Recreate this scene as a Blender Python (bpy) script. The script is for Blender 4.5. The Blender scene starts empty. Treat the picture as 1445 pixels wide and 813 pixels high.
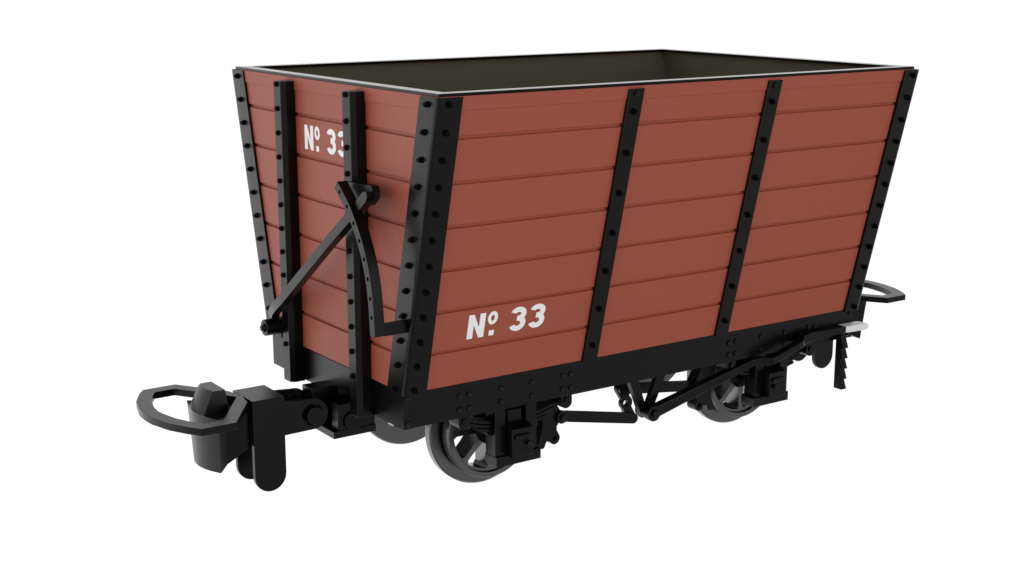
import bpy, bmesh, math
from mathutils import Vector, Matrix

# ------------------------------------------------------------------ measures (metres)
H, L = 1.30, 2.788            # body height above the solebar, body length
WT, WB = 0.9588, 0.6453       # half width at the rim and at the solebar
K = (WT - WB) / H             # lean of the sides
AXLE, AXZ = 0.5915, -0.317    # axle distance from the end, axle height
GROOVES = [0.174, 0.363, 0.552, 0.741, 0.930, 1.119]
LEDGE = 1.231
BOLT_Z = [1.257 - 0.1127 * i for i in range(12)]

scene = bpy.context.scene
COL = scene.collection

# ------------------------------------------------------------------ materials
def material(name, base, rough, spec=0.5, metal=0.0, noise=0.0, bump=0.0, scale=30.0):
    m = bpy.data.materials.new(name)
    m.use_nodes = True
    nt = m.node_tree
    b = nt.nodes['Principled BSDF']
    b.inputs['Base Color'].default_value = (*base, 1)
    b.inputs['Roughness'].default_value = rough
    b.inputs['Specular IOR Level'].default_value = spec
    b.inputs['Metallic'].default_value = metal
    if noise or bump:
        tc = nt.nodes.new('ShaderNodeTexCoord')
        n = nt.nodes.new('ShaderNodeTexNoise')
        n.inputs['Scale'].default_value = scale
        n.inputs['Detail'].default_value = 4
        nt.links.new(tc.outputs['Object'], n.inputs['Vector'])
        if noise:
            mr = nt.nodes.new('ShaderNodeMapRange')
            mr.inputs['To Min'].default_value = rough - noise
            mr.inputs['To Max'].default_value = rough + noise
            nt.links.new(n.outputs['Fac'], mr.inputs['Value'])
            nt.links.new(mr.outputs['Result'], b.inputs['Roughness'])
        if bump:
            bp = nt.nodes.new('ShaderNodeBump')
            bp.inputs['Strength'].default_value = bump
            bp.inputs['Distance'].default_value = 0.002
            nt.links.new(n.outputs['Fac'], bp.inputs['Height'])
            nt.links.new(bp.outputs['Normal'], b.inputs['Normal'])
    return m

M_BROWN = material('bauxite_paint', (0.262, 0.0535, 0.0270), 0.55, 0.45, noise=0.03, bump=0.015, scale=40)
M_BLACK = material('black_iron', (0.0005, 0.0005, 0.0005), 0.30, 0.22, noise=0.02, scale=12)
M_RIM = material('rim_iron', (0.0005, 0.0005, 0.0005), 0.17, 0.2)
M_BOLT = material('dark_bolt', (0.0008, 0.0008, 0.0008), 0.55, 0.06)
M_RIVET = material('black_rivet', (0.0008, 0.0008, 0.0008), 0.40, 0.25)
M_WHEEL = material('wheel_steel', (0.135, 0.135, 0.137), 0.25, 0.5, metal=1.0, noise=0.02, scale=50)
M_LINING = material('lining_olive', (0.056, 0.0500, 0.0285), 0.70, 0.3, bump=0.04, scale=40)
M_WHITE = material('white_paint', (0.72, 0.72, 0.72), 0.5, 0.4)
M_GRIP = material('grip_white', (0.62, 0.62, 0.62), 0.5, 0.4)

# ------------------------------------------------------------------ object helpers
def obj(name, bm, mats, parent=None, label=None, sharp=32, bevel=0.0):
    bmesh.ops.recalc_face_normals(bm, faces=bm.faces)
    me = bpy.data.meshes.new(name)
    bm.to_mesh(me); bm.free()
    for m in (mats if isinstance(mats, (list, tuple)) else [mats]):
        me.materials.append(m)
    for p in me.polygons:
        p.use_smooth = True
    me.set_sharp_from_angle(angle=math.radians(sharp))
    o = bpy.data.objects.new(name, me)
    COL.objects.link(o)
    if parent: o.parent = parent
    if label: o['label'] = label
    if bevel:
        mod = o.modifiers.new('bevel', 'BEVEL')
        mod.width = bevel; mod.segments = 2
        mod.limit_method = 'ANGLE'; mod.angle_limit = math.radians(40)
        mod.harden_normals = False
    return o

def B(): return bmesh.new()

def quad_face(bm, vs, mi=0):
    try:
        f = bm.faces.new(vs); f.material_index = mi; return f
    except ValueError:
        return None

def box(bm, x0, x1, y0, y1, z0, z1, fn=None, mi=0):
    c = [(x, y, z) for x in (x0, x1) for y in (y0, y1) for z in (z0, z1)]
    v = [bm.verts.new(fn(*p) if fn else p) for p in c]
    for a in ((0, 1, 3, 2), (4, 6, 7, 5), (0, 4, 5, 1), (2, 3, 7, 6), (0, 2, 6, 4), (1, 5, 7, 3)):
        quad_face(bm, [v[i] for i in a], mi)

def xz(fn=None):      # (u,v,w) -> plane x,z thickness along y
    return (lambda u, v, w: fn(u, w, v)) if fn else (lambda u, v, w: (u, w, v))
def yz(fn=None):
    return (lambda u, v, w: fn(w, u, v)) if fn else (lambda u, v, w: (w, u, v))
def xy(fn=None):
    return (lambda u, v, w: fn(u, v, w)) if fn else (lambda u, v, w: (u, v, w))

def prism(bm, poly, w0, w1, pl, mi=0):
    a = [bm.verts.new(pl(u, v, w0)) for u, v in poly]
    b = [bm.verts.new(pl(u, v, w1)) for u, v in poly]
    quad_face(bm, a, mi); quad_face(bm, b[::-1], mi)
    n = len(poly)
    for i in range(n):
        quad_face(bm, [a[i], a[(i + 1) % n], b[(i + 1) % n], b[i]], mi)

def ring_prism(bm, outer, inner, w0, w1, pl, mi=0):
    n = len(outer)
    R = [[bm.verts.new(pl(u, v, w)) for u, v in loop] for loop in (outer, inner) for w in (w0, w1)]
    o0, o1, i0, i1 = R
    for i in range(n):
        j = (i + 1) % n
        quad_face(bm, [o0[i], o0[j], i0[j], i0[i]], mi)
        quad_face(bm, [o1[i], i1[i], i1[j], o1[j]], mi)
        quad_face(bm, [o0[i], o1[i], o1[j], o0[j]], mi)
        quad_face(bm, [i0[i], i0[j], i1[j], i1[i]], mi)

def arc(cx, cy, r, a0, a1, n=12, ry=None):
    ry = r if ry is None else ry
    return [(cx + r * math.cos(math.radians(a0 + (a1 - a0) * i / n)),
             cy + ry * math.sin(math.radians(a0 + (a1 - a0) * i / n))) for i in range(n + 1)]

def circle(cx, cy, r, n=28):
    return arc(cx, cy, r, 0, 360 - 360 / n, n - 1)

def disc(bm, cx, cy, r, w0, w1, pl, n=28, mi=0):
    prism(bm, circle(cx, cy, r, n), w0, w1, pl, mi)

def ribbon(bm, pts, widths, thick, pl, mi=0):
    """bar following pts (u,v,w): 'widths' across in the plane, 'thick' along w (from w to w+thick)"""
    n = len(pts)
    if not isinstance(widths, (list, tuple)): widths = [widths] * n
    secs = []
    for i, (u, v, w) in enumerate(pts):
        a = pts[max(i - 1, 0)]; b = pts[min(i + 1, n - 1)]
        d = Vector((b[0] - a[0], b[1] - a[1]))
        d = d.normalized() if d.length > 1e-6 else Vector((1, 0))
        p = Vector((-d.y, d.x)) * widths[i] / 2
        secs.append([bm.verts.new(pl(u + p.x, v + p.y, w)), bm.verts.new(pl(u - p.x, v - p.y, w)),
                     bm.verts.new(pl(u - p.x, v - p.y, w + thick)), bm.verts.new(pl(u + p.x, v + p.y, w + thick))])
    for s, t in zip(secs, secs[1:]):
        for i in range(4):
            quad_face(bm, [s[i], s[(i + 1) % 4], t[(i + 1) % 4], t[i]], mi)
    quad_face(bm, secs[0][::-1], mi); quad_face(bm, secs[-1], mi)

def lathe_y(bm, prof, cx, cz, fn=None, n=96, closed=True, mi=0):
    rings = []
    for (y, r) in prof:
        rings.append([bm.verts.new((fn or (lambda *p: p))(cx + r * math.cos(2 * math.pi * i / n), y, cz + r * math.sin(2 * math.pi * i / n))) for i in range(n)])
    m = len(prof)
    for k in range(m if closed else m - 1):
        a, b = rings[k], rings[(k + 1) % m]
        for i in range(n):
            quad_face(bm, [a[i], a[(i + 1) % n], b[(i + 1) % n], b[i]], mi)

def cut(o, bm_cut):
    """carve real holes: boolean difference, baked into the mesh"""
    bmesh.ops.recalc_face_normals(bm_cut, faces=bm_cut.faces)
    me = bpy.data.meshes.new('cutter'); bm_cut.to_mesh(me); bm_cut.free()
    c = bpy.data.objects.new('cutter', me); COL.objects.link(c)
    mod = o.modifiers.new('holes', 'BOOLEAN'); mod.object = c; mod.operation = 'DIFFERENCE'; mod.solver = 'EXACT'
    bpy.context.view_layer.update()
    dg = bpy.context.evaluated_depsgraph_get()
    new = bpy.data.meshes.new_from_object(o.evaluated_get(dg))
    old = o.data; o.modifiers.clear(); o.data = new
    name = old.name; bpy.data.meshes.remove(old); new.name = name
    bpy.data.objects.remove(c); bpy.data.meshes.remove(me)
    for p in new.polygons: p.use_smooth = True
    new.set_sharp_from_angle(angle=math.radians(32))

# placing functions: ex = 0 near end, 1 far end; sy = -1 near side, +1 far side
def at(ex, sy):
    return lambda x, y, z: ((L - x) if ex else x, -y * sy, z)     # local y is negative on the near side
def on_side(sy, ex=0):
    """(x, outward offset, z) on the leaning side"""
    return lambda x, o, z: ((L - x) if ex else x, sy * (WB + K * z + o), z)

# ------------------------------------------------------------------ the wagon
wagon = bpy.data.objects.new('hopper_wagon', None)
wagon.location = (0, 0, 0)
COL.objects.link(wagon)
wagon['label'] = 'brown planked open hopper wagon with black iron straps, lettered No. 33 in white'
wagon['category'] = 'railway wagon'

# ---- board profile: (offset outward, z)
def board_profile(flat, ledge, groove):
    p = [(flat, 0.006)]
    for g in GROOVES:
        p += [(flat, g - 0.0094), (flat - 0.0025, g - 0.0076), (flat - groove, g - 0.0062),
              (flat - groove, g + 0.0062), (flat - 0.0025, g + 0.0076), (flat, g + 0.0094)]
    p += [(flat, LEDGE - 0.001), (ledge, LEDGE + 0.001), (ledge, 1.288)]
    return p

def make_side(sy):
    bm = B(); f = on_side(sy)
    prof = board_profile(0.018, 0.0225, 0.0125)
    prof = prof + [(-0.02, 1.288), (-0.02, 0.006)]
    a = [bm.verts.new(f(0.001, o, z)) for o, z in prof]
    b = [bm.verts.new(f(L - 0.001, o, z)) for o, z in prof]
    n = len(prof)
    for i in range(n):
        quad_face(bm, [a[i], a[(i + 1) % n], b[(i + 1) % n], b[i]])
    quad_face(bm, a); quad_face(bm, b[::-1])
    return obj('side_boards', bm, M_BROWN, wagon, sharp=25)

def make_end(ex):
    bm = B(); f = at(ex, 1)
    prof = board_profile(0.004, 0.008, 0.0125)
    prof = prof + [(-0.03, 1.2875), (-0.03, 0.0065)]
    n = len(prof)
    a = [bm.verts.new(f(-o, -(WB + K * z + 0.006), z)) for o, z in prof]
    b = [bm.verts.new(f(-o, (WB + K * z + 0.006), z)) for o, z in prof]
    for i in range(n):
        quad_face(bm, [a[i], a[(i + 1) % n], b[(i + 1) % n], b[i]])
    quad_face(bm, a); quad_face(bm, b[::-1])
    return obj('end_boards', bm, M_BROWN, wagon, sharp=25)

side_near = make_side(-1); side_far = make_side(1)
end_near = make_end(0); end_far = make_end(1)

# ---- lining: the olive inside of the hopper
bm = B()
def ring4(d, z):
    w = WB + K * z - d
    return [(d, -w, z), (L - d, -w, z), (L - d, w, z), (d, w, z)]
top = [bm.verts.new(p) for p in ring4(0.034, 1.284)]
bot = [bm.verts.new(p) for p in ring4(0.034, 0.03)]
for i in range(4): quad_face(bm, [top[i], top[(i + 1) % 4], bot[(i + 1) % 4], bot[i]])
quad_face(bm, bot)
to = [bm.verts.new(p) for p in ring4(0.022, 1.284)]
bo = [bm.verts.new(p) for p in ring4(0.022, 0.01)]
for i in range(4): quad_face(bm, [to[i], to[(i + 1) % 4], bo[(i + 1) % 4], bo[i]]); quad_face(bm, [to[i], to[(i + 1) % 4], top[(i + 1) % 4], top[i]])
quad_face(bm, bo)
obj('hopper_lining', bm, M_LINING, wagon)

# ---- rim
bm = B()
def rect(d):
    w = WT - d
    return [(d, -w), (L - d, -w), (L - d, w), (d, w)]
ring_prism(bm, rect(0.0), rect(0.062), 1.2882, 1.3005, xy())
obj('top_rim', bm, M_RIM, wagon)

# ---- lettering: strokes in (u, v), u to the right of the reader, v up
def glyph_no33():
    polys = []     # (polygon, extra lift)
    polys.append(([(0, 0), (.029, 0), (.029, .064), (.0600, 0), (.0865, 0), (.0865, .112), (.0575, .112), (.0575, .048), (.0265, .112), (0, .112)], 0))
    polys.append(([(.114, 0), (.140, 0), (.140, .025), (.114, .025)], 0))
    rings = [(arc(.1255, .083, .0255, 0, 350, 35, .031), arc(.1255, .083, .0095, 0, 350, 35, .0145))]
    def ell(cx, cy, rx, ry, a0, a1, n): return arc(cx, cy, rx, a0, a1, n, ry)
    for x0 in (.219, .322):
        cu, cl, h, k = (x0 + .0425, .0822), (x0 + .0420, .0372), .0140, .0120
        p = ell(*cu, .0285 + h, .0208 + k, 160, -42, 18) + ell(*cl, .0300 + h, .0243 + k, 42, -158, 20)
        p += ell(*cl, .0300 - h, .0243 - k, -158, 110, 20) + ell(*cu, .0285 - h, .0208 - k, -110, 160, 18)
        polys.append((p, 0))
    return polys, rings

def lettering(parent, place):
    """place(u, v, lift) -> point; every character is a mesh of its own"""
    polys, rings = glyph_no33()
    def done(name, bm):
        bm.normal_update()
        bmesh.ops.triangulate(bm, faces=[f for f in bm.faces if len(f.verts) > 4])
        obj(name, bm, M_WHITE, parent)
    for name, (p, lift) in zip(('letter', 'full_stop'), polys[:2]):
        bm = B(); prism(bm, p, -0.002, 0.0012, place); done(name, bm)
    bm = B(); ring_prism(bm, rings[0][0], rings[0][1], -0.002, 0.0012, place); done('letter', bm)
    for p, lift in polys[2:]:
        bm = B(); prism(bm, p, -0.002, 0.0012, place); done('numeral', bm)
lettering(side_near, lambda u, v, l: (0.277 + u, -(WB + K * (0.2165 + v) + 0.018 + l), 0.2165 + v))
lettering(end_near, lambda u, v, l: (-0.004 - l, 0.2055 - u, 0.9670 + v))

# ---- bolts
def bolt_bm(kind):
    """along +Z, base at 0"""
    bm = B(); P = xy()
    if kind == 'stud':
        prism(bm, circle(0, 0, 0.0142, 6), -0.004, 0.009, P)
        disc(bm, 0, 0, 0.0080, 0.0088, 0.0185, P, 12)
    elif kind == 'dome':
        prof = [(0.0130, -0.003), (0.0130, 0.003), (0.0112, 0.008), (0.007, 0.0120), (0.0022, 0.0132)]
        rings = [[bm.verts.new((r * math.cos(t * math.pi / 8), r * math.sin(t * math.pi / 8), z)) for t in range(16)] for r, z in prof]
        for a, b in zip(rings, rings[1:]):
            for i in range(16): quad_face(bm, [a[i], a[(i + 1) % 16], b[(i + 1) % 16], b[i]])
        quad_face(bm, rings[-1]); quad_face(bm, rings[0][::-1])
    else:
        prof = [(0.0135, -0.003), (0.0135, 0.006), (0.0115, 0.0085)]
        rings = [[bm.verts.new((r * math.cos(t * math.pi / 10), r * math.sin(t * math.pi / 10), z)) for t in range(20)] for r, z in prof]
        for a, b in zip(rings, rings[1:]):
            for i in range(20): quad_face(bm, [a[i], a[(i + 1) % 20], b[(i + 1) % 20], b[i]])
        quad_face(bm, rings[-1]); quad_face(bm, rings[0][::-1])
    return bm
BOLT_MESH = {}
def bolt(parent, kind, pos, normal):
    name = 'rivet' if kind == 'rivet' else 'bolt'
    if kind not in BOLT_MESH:
        o = obj(name, bolt_bm(kind), M_RIVET if kind == 'rivet' else M_BOLT, parent)
        BOLT_MESH[kind] = o
    else:
        o = BOLT_MESH[kind].copy(); COL.objects.link(o); o.parent = parent
    o.matrix_local = Matrix.Translation(pos) @ Vector(normal).to_track_quat('Z', 'Y').to_matrix().to_4x4()
    return o
def bolts_in_mesh(bm, kind, items, mi):
    for pos, normal in items:
        t = bolt_bm(kind)
        me = bpy.data.meshes.new('tmp'); t.to_mesh(me); t.free()
        me.transform(Matrix.Translation(pos) @ Vector(normal).to_track_quat('Z', 'Y').to_matrix().to_4x4())
        n0 = len(bm.faces); bm.from_mesh(me); bpy.data.meshes.remove(me)
        bm.faces.ensure_lookup_table()
        for f in bm.faces[n0:]: f.material_index = mi
def side_normal(sy): return Vector((0, sy, -K)).normalized()

# ---- corner posts: folded angle iron
def corner_post(ex, sy):
    bm = B()
    sec = [(0.097, 0.033), (0.010, 0.033)] + [(-0.016 + 0.022 - 0.022 * math.sin(math.radians(t)), 0.033 - 0.022 + 0.022 * math.cos(math.radians(t))) for t in (20, 40, 60, 80)] + \
          [(-0.016, 0.004), (-0.016, -0.112), (-0.0035, -0.112), (-0.0035, 0.0175), (0.097, 0.0175)]
    z0, z1 = -0.004, 1.2865
    f = on_side(sy, ex)
    a = [bm.verts.new(f(x, o, z0)) for x, o in sec]; b = [bm.verts.new(f(x, o, z1)) for x, o in sec]
    n = len(sec)
    for i in range(n): quad_face(bm, [a[i], a[(i + 1) % n], b[(i + 1) % n], b[i]])
    quad_face(bm, a); quad_face(bm, b[::-1])
    xe = L + 0.016 if ex else -0.016
    ends = [((xe, sy * (WB + K * z - 0.046), z), (1 if ex else -1, 0, 0)) for z in BOLT_Z]
    sides = [(f(0.033, 0.033, z + 0.002), side_normal(sy)) for z in BOLT_Z]
    hidden = (ends if ex else []) + (sides if sy > 0 else [])
    bolts_in_mesh(bm, 'stud', hidden, 1)
    o = obj('corner_post', bm, [M_BLACK, M_BOLT], wagon, sharp=30)
    for it in (([] if ex else ends) + ([] if sy > 0 else sides)): bolt(o, 'stud', *it)
for ex in (0, 1):
    for sy in (-1, 1): corner_post(ex, sy)

# ---- side straps
def side_strap(xc, sy):
    bm = B(); f = on_side(sy)
    box(bm, xc - 0.0415, xc + 0.0415, 0.0205, 0.034, -0.001, 1.277, f)
    n = side_normal(sy)
    riv = [(f(xc, 0.034, 1.254), n)]
    st = [(f(xc, 0.034, z), n) for z in [1.178 - 0.1832 * i for i in range(7)]]
    if sy > 0:
        bolts_in_mesh(bm, 'rivet', riv, 1); bolts_in_mesh(bm, 'stud', st, 1)
    o = obj('side_strap', bm, [M_BLACK, M_BOLT], wagon, bevel=0.0015)
    if sy < 0:
        for it in riv: bolt(o, 'rivet', *it)
        for it in st: bolt(o, 'stud', *it)
for sy in (-1, 1):
    for xc in (0.9815, L - 0.9815): side_strap(xc, sy)

# ---- end stanchions
def stanchion(ex, s):
    bm = B()
    g = (lambda x, y, z: ((L - x) if ex else x, y, z))
    # outer edge faces away from the centre line on the far-side one; both chamfered towards -y as in the photograph
    y0, y1 = (0.293, 0.377) if s > 0 else (-0.377, -0.293)
    poly = [(0.0, y0), (-0.050, y0), (-0.072, y0 + 0.014), (-0.073, y1 - 0.002), (0.0, y1)]
    z0, z1 = -0.166, 1.272
    a = [bm.verts.new(g(x, y, z0)) for x, y in poly]; b = [bm.verts.new(g(x, y, z1)) for x, y in poly]
    for i in range(5): quad_face(bm, [a[i], a[(i + 1) % 5], b[(i + 1) % 5], b[i]])
    quad_face(bm, a); quad_face(bm, b[::-1])
    its = [(g(-0.0728, y0 + 0.050, z), (1 if ex else -1, 0, 0)) for z in BOLT_Z]
    if ex: bolts_in_mesh(bm, 'dome', its, 1)
    o = obj('end_stanchion', bm, [M_BLACK, M_BOLT], wagon, bevel=0.002)
    if not ex:
        for it in its: bolt(o, 'dome', *it)
for ex in (0, 1):
    for s in (-1, 1): stanchion(ex, s)

# ---- underframe
SOLE_RIVETS = [(0.0215, -0.024), (0.0215, -0.138), (0.286, -0.059), (0.335, -0.059), (0.286, -0.123), (0.335, -0.123),
               (0.507, -0.060), (0.507, -0.124), (0.676, -0.060), (0.676, -0.124),
               (0.850, -0.059), (0.898, -0.059), (0.850, -0.122), (0.898, -0.122)]
SOLE = {}
for sy in (-1, 1):
    bm = B()
    box(bm, 0.0505, L - 0.0505, sy * WB, sy * (WB - 0.045), -0.1590, 0.0, None)
    its = [((x, sy * WB, z), (0, sy, 0)) for x0, z in SOLE_RIVETS for x in (x0, L - x0)]
    bolts_in_mesh(bm, 'rivet', its, 1)
    SOLE[sy] = obj('solebar', bm, [M_BLACK, M_RIVET], wagon)
for ex in (0, 1):
    bm = B(); f = at(ex, 1)
    box(bm, 0.0, 0.05, -WB, WB, -0.161, -0.0005, f)
    hs = obj('headstock', bm, M_BLACK, wagon)
    c = B(); box(c, -0.1, 0.1, 0.045, 0.215, -0.3, -0.116, f); cut(hs, c)      # slot for the draw gear
bm = B(); box(bm, 0.062, L - 0.062, -(WB - 0.052), WB - 0.052, -0.06, -0.004)
obj('underframe_floor', bm, M_BLACK, wagon)

# ---- axle guards, axleboxes, springs
def axle_guard(ex, sy):
    f = at(ex, sy if sy < 0 else 1)
    f = (lambda x, y, z: ((L - x) if ex else x, y if sy < 0 else -y, z))
    P = xz(f)
    xc = AXLE
    bm = B()
    prism(bm, [(xc - 0.117, -0.3808), (xc - 0.061, -0.3808), (xc - 0.061, -0.1592), (xc + 0.051, -0.1592), (xc + 0.051, -0.3808),
               (xc + 0.111, -0.3808), (xc + 0.111, -0.13), (xc - 0.117, -0.13)], -0.6446, -0.565, P)
    o = obj('axle_guard', bm, M_BLACK, wagon, bevel=0.0015)
    bm = B()
    box(bm, xc - 0.118, xc + 0.128, -0.657, -0.562, -0.428, -0.3812, f)
    obj('keep_plate', bm, M_BLACK, o, bevel=0.0015)
    bm = B()
    w = 0.0575
    front = [(-0.695, -0.381), (-0.695, -0.250), (-0.640, -0.232), (-0.56, -0.232), (-0.56, -0.381)]
    prism(bm, front, xc - w, xc + w, lambda u, v, ww: f(ww, u, v))
    obj('axlebox', bm, M_BLACK, o, bevel=0.002)
    bm = B()
    cap = arc(xc - 0.034, -0.287, 0.0105, 90, 270, 8) + arc(xc + 0.032, -0.287, 0.0105, -90, 90, 8)
    prism(bm, cap, -0.708, -0.694, P)
    obj('oil_lid', bm, M_BLACK, o, bevel=0.002)
    bm = B()
    disc(bm, xc + 0.026, -0.322, 0.0115, -0.716, -0.694, P, 14)
    obj('drain_plug', bm, M_RIVET, o, bevel=0.002)
    # leaf spring and its buckle
    bm = B()
    for k, hl in enumerate((0.275, 0.235, 0.19, 0.14)):
        pts = []
        for i in range(13):
            t = -1 + i / 6
            pts.append((xc + hl * t, -0.232 - 0.0185 * k + 0.052 * (hl * t / 0.275) ** 2, -0.618))
        ribbon(bm, pts, 0.0125, 0.07, P)
    box(bm, xc - 0.040, xc + 0.034, -0.632, -0.545, -0.245, -0.178, f)
    obj('leaf_spring', bm, M_BLACK, o, bevel=0.0)
    # spring hangers
    for hx in (0.310, 0.8735):
        bm = B()
        tab = [(hx - 0.031, -0.1592), (hx + 0.031, -0.1592)] + arc(hx, -0.187, 0.032, 0, -180, 14)
        prism(bm, tab, -0.6453, -0.565, P)
        disc(bm, hx, -0.180, 0.0145, -0.653, -0.643, P, 20)
        obj('spring_hanger', bm, M_BLACK, wagon)
for ex in (0, 1):
    for sy in (-1, 1): axle_guard(ex, sy)

# ---- wheelsets
def wheelset(ex):
    xc = L - AXLE if ex else AXLE
    bm = B()
    lathe_y(bm, [(-0.60, 0.0), (-0.60, 0.035), (0.60, 0.035), (0.60, 0.0)], xc, AXZ, n=32, closed=False)
    bmesh.ops.remove_doubles(bm, verts=bm.verts, dist=1e-6)
    ax = obj('wheelset', bm, M_BLACK, wagon)
    for sy in (-1, 1):
        f = (lambda x, y, z: (x, y, z)) if sy < 0 else (lambda x, y, z: (x, -y, z))
        bm = B()
        # tyre: front face, tread, flange, back, inner bore with a step
        prof = [(-0.446, 0.2375), (-0.4435, 0.240), (-0.392, 0.2405), (-0.390, 0.239), (-0.386, 0.212), (-0.366, 0.212), (-0.364, 0.220), (-0.364, 0.285), (-0.358, 0.2915),
                (-0.322, 0.2915), (-0.314, 0.285), (-0.314, 0.205), (-0.425, 0.200), (-0.428, 0.2105), (-0.4425, 0.2125), (-0.446, 0.2145)]
        lathe_y(bm, prof, xc, AXZ, f, 96)
        # hub
        lathe_y(bm, [(-0.315, 0.034), (-0.315, 0.080), (-0.425, 0.080), (-0.438, 0.070), (-0.455, 0.062), (-0.455, 0.034)], xc, AXZ, f, 48, mi=1)
        for k in range(8):
            a = math.radians(45 * k)
            e, t = Vector((math.cos(a), math.sin(a))), Vector((-math.sin(a), math.cos(a)))
            c = Vector((xc, AXZ))
            def pt(r, s): p = c + e * r + t * s; return (p.x, p.y)
            poly = [pt(0.07, -0.020), pt(0.13, -0.0135), pt(0.185, -0.0135), pt(0.203, -0.026), pt(0.203, 0.026), pt(0.185, 0.0135), pt(0.13, 0.0135), pt(0.07, 0.020)]
            prism(bm, poly, -0.427, -0.318, xz(f))
        obj('wheel', bm, [M_WHEEL, M_BLACK], ax, sharp=30)
for ex in (0, 1): wheelset(ex)

# ---- brake shoes, crank and rods
SHX, SHZ = L / 2, -0.335
def brake_shoe(ex, sy):
    f = (lambda x, y, z: ((L - x) if ex else x, y if sy < 0 else -y, z)); P = xz(f)
    inner = arc(AXLE, AXZ, 0.268, 24, -33, 14)
    outer = [(0.868, -0.463), (0.882, -0.432), (0.910, -0.430)] + arc(0.931, -0.424, 0.030, 205, 400, 12) + \
            [(0.943, -0.384), (0.942, -0.366), (0.958, -0.345), (0.978, -0.325), (0.960, -0.285), (0.934, -0.245), (0.915, -0.20), (0.885, -0.165), (0.848, -0.165)]
    bm = B()
    prism(bm, inner + outer, -0.478, -0.415, P)
    o = obj('brake_shoe', bm, M_BLACK, wagon)
    c = B(); disc(c, 0.931, -0.424, 0.014, -0.6, -0.3, P, 18); cut(o, c)
    return o
SHOES = {}
for ex in (0, 1):
    for sy in (-1, 1): SHOES[ex, sy] = brake_shoe(ex, sy)
def brake_crank(sy):
    f = (lambda x, y, z: (x, y if sy < 0 else -y, z)); P = xz(f)
    up, lo = (1.357, -0.252), (1.424, -0.416)
    bm = B()
    poly = arc(SHX, SHZ, 0.036, -10, -35, 3) + arc(lo[0], lo[1], 0.030, 20, -150, 10) + arc(SHX, SHZ, 0.036, 235, 150, 7) + arc(up[0], up[1], 0.030, 215, 20, 10) + arc(SHX, SHZ, 0.036, 55, 10, 4)
    prism(bm, poly, -0.452, -0.43, P)
    o = obj('brake_crank', bm, M_BLACK, wagon)
    c = B(); disc(c, SHX - 0.006, SHZ, 0.0155, -0.6, -0.3, P, 18); cut(o, c)
    for (p, q) in (((0.963, -0.321), lo), ((L - 0.963, -0.315), up)):
        bm = B()
        s = 1 if q[0] > p[0] else -1
        d = Vector((q[0] - p[0], q[1] - p[1])).normalized(); m = Vector((-d.y, d.x)) * 0.0265
        a0 = math.degrees(math.atan2(d.y, d.x))
        poly = arc(p[0], p[1], 0.0265, a0 + 90, a0 + 270, 12) + arc(q[0], q[1], 0.0265, a0 - 90, a0 + 90, 12)
        prism(bm, poly, -0.474, -0.454, P)
        r = obj('brake_rod', bm, M_BLACK, wagon)
        bm = B()
        disc(bm, p[0], p[1], 0.031, -0.496, -0.46, P, 24); disc(bm, p[0], p[1], 0.0145, -0.507, -0.49, P, 18)
        obj('rod_pin', bm, M_BLACK, r, bevel=0.0015)
    # V hanger in the solebar's inner plane
    bm = B()
    for s in (-1, 1):
        poly = [(SHX + s * 0.125 + 0.008, -0.150), (SHX + s * 0.066 + 0.008, -0.150), (SHX + s * 0.002, -0.318), (SHX + s * 0.0, -0.368), (SHX + s * 0.026, -0.368)]
        prism(bm, poly, -0.602, -0.575, P) if s < 0 else prism(bm, poly, -0.6018, -0.5752, P)
    disc(bm, SHX, SHZ, 0.037, -0.655, -0.560, P, 28)
    return obj('brake_hanger', bm, M_BLACK, wagon)
for sy in (-1, 1): brake_crank(sy)

# ---- side brake lever with white grip, and its toothed guide
P = xz()
bm = B()
path = [(SHX, SHZ, -0.665), (2.035, -0.187, -0.667), (2.085, -0.174, -0.690), (2.115, -0.170, -0.742), (2.16, -0.157, -0.742), (2.287, -0.121, -0.742),
        (2.325, -0.112, -0.738), (2.352, -0.109, -0.722), (2.375, -0.105, -0.702), (2.43, -0.096, -0.700), (2.55, -0.095, -0.700), (2.685, -0.094, -0.700)]
wid = [0.056, 0.038, 0.036, 0.036, 0.034, 0.033, 0.036, 0.042, 0.048, 0.048, 0.036, 0.033]
ribbon(bm, path, wid, 0.048, P)
disc(bm, SHX, SHZ, 0.0395, -0.668, -0.638, P, 28)
disc(bm, SHX, SHZ, 0.0190, -0.682, -0.660, P, 22)
lever = obj('brake_lever', bm, M_BLACK, wagon, bevel=0.003)
bm = B()
grip = [(2.682, -0.112), (2.825, -0.117)] + arc(2.838, -0.0985, 0.0175, -70, 60, 8) + [(2.82, -0.0795), (2.682, -0.0775)]
prism(bm, grip, -0.703, -0.640, P)
obj('lever_grip', bm, M_GRIP, lever, label='white painted grip of the brake lever', bevel=0.004)
bm = B()
tz = [-0.424, -0.368, -0.311, -0.254, -0.197, -0.140]
poly = [(-0.648, -0.424)]
for z0, z1 in zip(tz, tz[1:]): poly += [(-0.702, z0 + 0.0005), (-0.681, z1)]
poly += [(-0.690, -0.113), (-0.648, -0.113)]
prism(bm, poly, 2.667, 2.706, yz())
box(bm, 2.54, 2.662, -0.6995, -0.6465, -0.112, -0.100)
disc(bm, 2.712, -0.122, 0.014, -0.70, -0.66, P, 10)
box(bm, 2.70, 2.738, -0.694, -0.676, -0.129, -0.118)
obj('lever_guide', bm, M_BLACK, wagon)

# ---- brake quadrant and lever on the end
HOLES = [(-0.435, .862), (-0.497, .809), (-0.551, .746), (-0.597, .679), (-0.634, .607), (-0.662, .529), (-0.679, .448), (-0.688, .369)]
Q = yz()
bm = B()
line = [(-0.403, 0.889)] + HOLES + [(-0.693, 0.29)]
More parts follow.
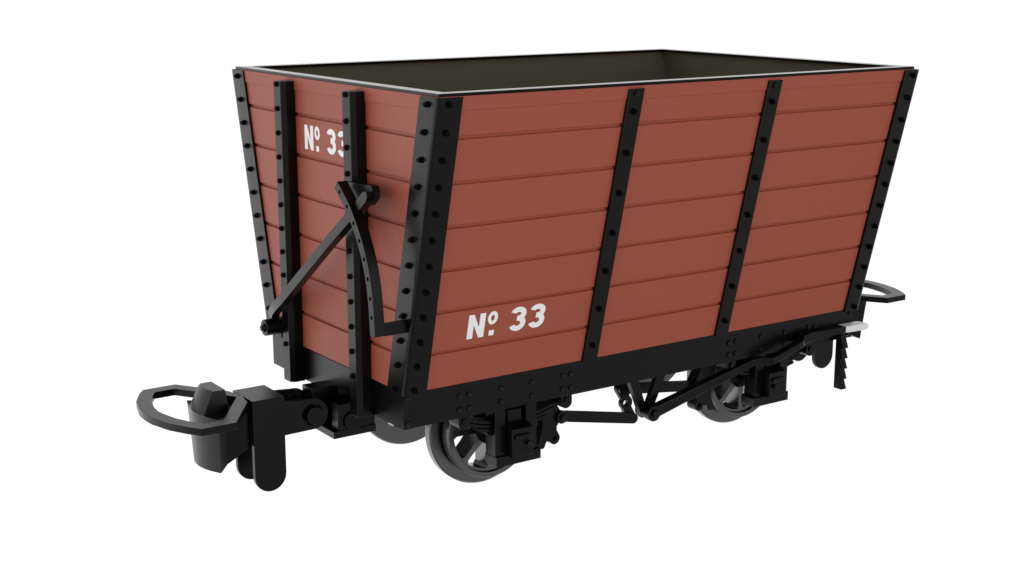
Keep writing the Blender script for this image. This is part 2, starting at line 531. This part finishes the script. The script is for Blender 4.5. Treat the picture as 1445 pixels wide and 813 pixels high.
# smooth the path
fine = []
for i in range(len(line) - 1):
    p0 = line[max(i - 1, 0)]; p1 = line[i]; p2 = line[i + 1]; p3 = line[min(i + 2, len(line) - 1)]
    for k in range(3):
        t = k / 3
        fine.append(tuple(0.5 * ((2 * p1[j]) + (-p0[j] + p2[j]) * t + (2 * p0[j] - 5 * p1[j] + 4 * p2[j] - p3[j]) * t * t + (-p0[j] + 3 * p1[j] - 3 * p2[j] + p3[j]) * t ** 3) for j in (0, 1)))
fine.append(line[-1])
ribbon(bm, [(u, v, -0.169) for u, v in fine], 0.041, 0.047, Q)
quad = obj('brake_quadrant', bm, M_BLACK, wagon)
c = B()
for u, v in HOLES: disc(c, u, v, 0.0092, -0.3, -0.05, Q, 16)
cut(quad, c)
bm = B()
box(bm, -0.1215, -0.003, -0.711, -0.697, 0.288, 0.344)
obj('quadrant_strap', bm, M_BLACK, quad, bevel=0.0015)
bm = B()
lug = [(-0.36, 0.815), (-0.36, 0.892), (-0.575, 0.903)] + arc(-0.577, 0.876, 0.027, 100, 180, 6) + [(-0.604, 0.850), (-0.560, 0.815)]
prism(bm, lug, -0.105, -0.070, Q)
obj('quadrant_lug', bm, M_BLACK, quad)
bm = B()
lp = [(0.405, 0.085, -0.112), (0.412, 0.125, -0.116), (0.398, 0.155, -0.125), (0.36, 0.186, -0.136), (0.30, 0.221, -0.146), (0.20, 0.285, -0.150), (-0.26, 0.616, -0.150), (-0.52, 0.794, -0.150), (-0.605, 0.858, -0.150), (-0.622, 0.872, -0.150), (-0.632, 0.880, -0.150)]
ribbon(bm, lp, [0.044] * 9 + [0.034, 0.014], 0.040, Q)
hb = obj('hand_brake', bm, M_BLACK, wagon)
bm = B()
disc(bm, 0.400, 0.097, 0.040, -0.157, -0.062, Q, 28)
disc(bm, 0.400, 0.097, 0.022, -0.166, -0.15, Q, 18); disc(bm, 0.400, 0.097, 0.014, -0.174, -0.165, Q, 18)
box(bm, -0.077, -0.062, 0.379, 0.405, 0.035, 0.14)
obj('brake_pivot', bm, M_BLACK, hb, bevel=0.004)

# ---- couplings
def coupling(ex):
    f = (lambda x, y, z: ((L - x) if ex else x, y, z))
    bm = B(); P = xz(f)
    cheek = [(-0.457, -0.0905), (-0.302, -0.0905), (-0.300, -0.120), (-0.165, -0.131)] + arc(-0.158, -0.203, 0.072, 88, -78, 16) + \
            [(-0.304, -0.276)] + arc(-0.3805, -0.449, 0.0765, 0, -180, 20)
    prism(bm, cheek, -0.105, -0.084, P); prism(bm, cheek, 0.084, 0.105, P)
    box(bm, -0.4565, -0.3025, -0.0835, 0.0835, -0.112, -0.0905, f)
    o = obj('coupling', bm, M_BLACK, wagon)
    c = B(); disc(c, -0.166, -0.2015, 0.052, -0.3, 0.3, P, 28); cut(o, c)
    bm = B()
    disc(bm, -0.160, -0.2045, 0.041, -0.128, 0.128, P, 32)
    disc(bm, -0.160, -0.203, 0.062, -0.0835, -0.070, P, 32); disc(bm, -0.160, -0.203, 0.062, 0.070, 0.0835, P, 32)
    obj('coupling_pin', bm, M_BLACK, o, bevel=0.002)
    bm = B()
    oh = [(-.912, 0), (-.908, .07), (-.878, .19), (-.83, .285), (-.79, .342), (-.636, .342), (-.478, .103), (-.459, 0)]
    ih = [(-.850, 0), (-.845, .05), (-.825, .14), (-.79, .222), (-.76, .274), (-.667, .276), (-.492, .012), (-.486, 0)]
    full = lambda h: h + [(x, -y) for x, y in h[-2:0:-1]]
    ring_prism(bm, full(oh), full(ih), -0.121, -0.089, xy(f))
    obj('coupling_loop', bm, M_BLACK, o, sharp=20, bevel=0.0015)
    bm = B()
    plan = [(-0.460, -0.085, -0.303), (-0.500, -0.098, -0.316), (-0.592, -0.118, -0.352), (-0.636, -0.150, -0.374)]
    wide = [(-0.460, -0.085), (-0.500, -0.100), (-0.592, -0.135), (-0.649, -0.176)]
    na = 14
    for i in range(1, na):
        y = -0.15 + 0.30 * i / na
        plan.append((-0.636 - 0.043 * (1 - (y / 0.15) ** 2), y, -0.374))
    plan += [(x, -y, z) for x, y, z in plan[3::-1]]
    for i in range(1, na):
        y = -0.176 + 0.352 * i / na
        wide.append((-0.649 - 0.036 * (1 - (y / 0.176) ** 2), y))
    wide += [(x, -y) for x, y in wide[3::-1]]
    tv = [bm.verts.new(f(x, y, -0.1215)) for x, y in wide]; bv = [bm.verts.new(f(x, y, z)) for x, y, z in plan]
    n = len(plan)
    for i in range(n): quad_face(bm, [tv[i], tv[(i + 1) % n], bv[(i + 1) % n], bv[i]])
    quad_face(bm, tv)
    half = n // 2
    for i in range(half):
        j = n - 1 - i
        if i + 1 < j - 1: quad_face(bm, [bv[i], bv[i + 1], bv[j - 1], bv[j]])
    obj('coupling_head', bm, M_BLACK, o, sharp=24)
    # hook above the head
    bm = B()
    rows = [(-0.1225, 0.083, -0.6815, -0.556), (-0.036, 0.077, -0.641, -0.567), (-0.022, 0.075, -0.629, -0.570)]
    G = []
    for z, hw, xf, xb in rows:
        r = []
        for i in range(9):
            t = -1 + i / 4
            r.append(bm.verts.new(f(xf + 0.012 * t * t - 0.006, hw * t, z)))
        r += [bm.verts.new(f(xb, hw, z)), bm.verts.new(f(xb, -hw, z))]
        G.append(r)
    for a, b in zip(G, G[1:]):
        for i in range(11): quad_face(bm, [a[i], a[(i + 1) % 11], b[(i + 1) % 11], b[i]])
    quad_face(bm, G[0]); quad_face(bm, G[-1][::-1])
    obj('coupling_hook', bm, M_BLACK, o, sharp=28)
    # draw gear bracket under the headstock
    bm = B()
    box(bm, -0.110, 0.12, 0.005, 0.105, -0.300, -0.1205, f)
    box(bm, -0.046, 0.12, -0.125, -0.062, -0.300, -0.1745, f)
    box(bm, -0.070, 0.150, -0.128, 0.108, -0.334, -0.3005, f)
    box(bm, 0.10, 0.15, -0.12, 0.10, -0.299, -0.165, f)
    disc(bm, 0.028, -0.262, 0.045, -0.138, 0.09, P, 26)
    obj('draw_gear', bm, M_BLACK, wagon, bevel=0.002)
for ex in (0, 1): coupling(ex)

# ------------------------------------------------------------------ world: white studio backdrop, dim behind the viewer
AZ, EL = 0.96630, -0.22220
FW = Vector((math.cos(EL) * math.cos(AZ), math.cos(EL) * math.sin(AZ), math.sin(EL)))
world = bpy.data.worlds.new('World'); scene.world = world; world.use_nodes = True
nt = world.node_tree; bg = nt.nodes['Background']
tc = nt.nodes.new('ShaderNodeTexCoord')
dot = nt.nodes.new('ShaderNodeVectorMath'); dot.operation = 'DOT_PRODUCT'
hz = Vector((math.cos(AZ + 0.60), math.sin(AZ + 0.60), -0.15)).normalized()
dot.inputs[1].default_value = hz
nt.links.new(tc.outputs['Generated'], dot.inputs[0])
mr = nt.nodes.new('ShaderNodeMapRange')
mr.inputs['From Min'].default_value = -1; mr.inputs['From Max'].default_value = 1
nt.links.new(dot.outputs['Value'], mr.inputs['Value'])
cr = nt.nodes.new('ShaderNodeValToRGB')
el = cr.color_ramp.elements
el[0].position = 0.26; el[0].color = (0.55, 0.55, 0.55, 1)
el[1].position = 0.63; el[1].color = (1, 1, 1, 1)
for pos, val in ((0.43, 0.25), (0.50, 0.30)):
    e = cr.color_ramp.elements.new(pos); e.color = (val, val, val, 1)
nt.links.new(mr.outputs['Result'], cr.inputs['Fac'])
# added bright lobe in the world light, to the left and behind the wagon
dot2 = nt.nodes.new('ShaderNodeVectorMath'); dot2.operation = 'DOT_PRODUCT'
dot2.inputs[1].default_value = Vector((-0.62, 0.72, -0.30)).normalized()
nt.links.new(tc.outputs['Generated'], dot2.inputs[0])
mr2 = nt.nodes.new('ShaderNodeMapRange'); mr2.interpolation_type = 'SMOOTHSTEP'
mr2.inputs['From Min'].default_value = 0.35; mr2.inputs['From Max'].default_value = 1.0
mr2.inputs['To Min'].default_value = 0.0; mr2.inputs['To Max'].default_value = 0.5
nt.links.new(dot2.outputs['Value'], mr2.inputs['Value'])
add = nt.nodes.new('ShaderNodeMixRGB'); add.blend_type = 'ADD'; add.inputs['Fac'].default_value = 1.0
nt.links.new(cr.outputs['Color'], add.inputs['Color1'])
nt.links.new(mr2.outputs['Result'], add.inputs['Color2'])
nt.links.new(add.outputs['Color'], bg.inputs['Color'])
bg.inputs['Strength'].default_value = 1.02

def area(name, loc, target, size, power):
    l = bpy.data.lights.new(name, 'AREA'); l.shape = 'SQUARE'; l.size = size; l.energy = power
    o = bpy.data.objects.new(name, l); COL.objects.link(o)
    o.location = loc
    o.rotation_euler = (Vector(target) - Vector(loc)).to_track_quat('-Z', 'Y').to_euler()
    return o
area('front_fill_lamp', (0.5, -13.0, 2.5), (1.3, 0, 0.4), 6.5, 730)  # added lamp out of view, gives the long side its diffuse light
area('side_fill_lamp', (-12.0, -3.5, 2.5), (0, 0, 0.6), 8.0, 500)  # second added lamp, brightens the near end boards and lettering

# ------------------------------------------------------------------ camera
cam = bpy.data.cameras.new('camera'); cam.lens = 50; cam.sensor_width = 36
co = bpy.data.objects.new('camera', cam); COL.objects.link(co)
co.location = (-2.9337, -5.7112, 1.7852)
co.rotation_euler = FW.to_track_quat('-Z', 'Y').to_euler()
cam.clip_end = 500
scene.camera = co

scene.cycles.use_denoising = True
scene.view_settings.view_transform = 'Standard'
scene.view_settings.look = 'None'
scene.view_settings.exposure = 0
scene.view_settings.gamma = 1
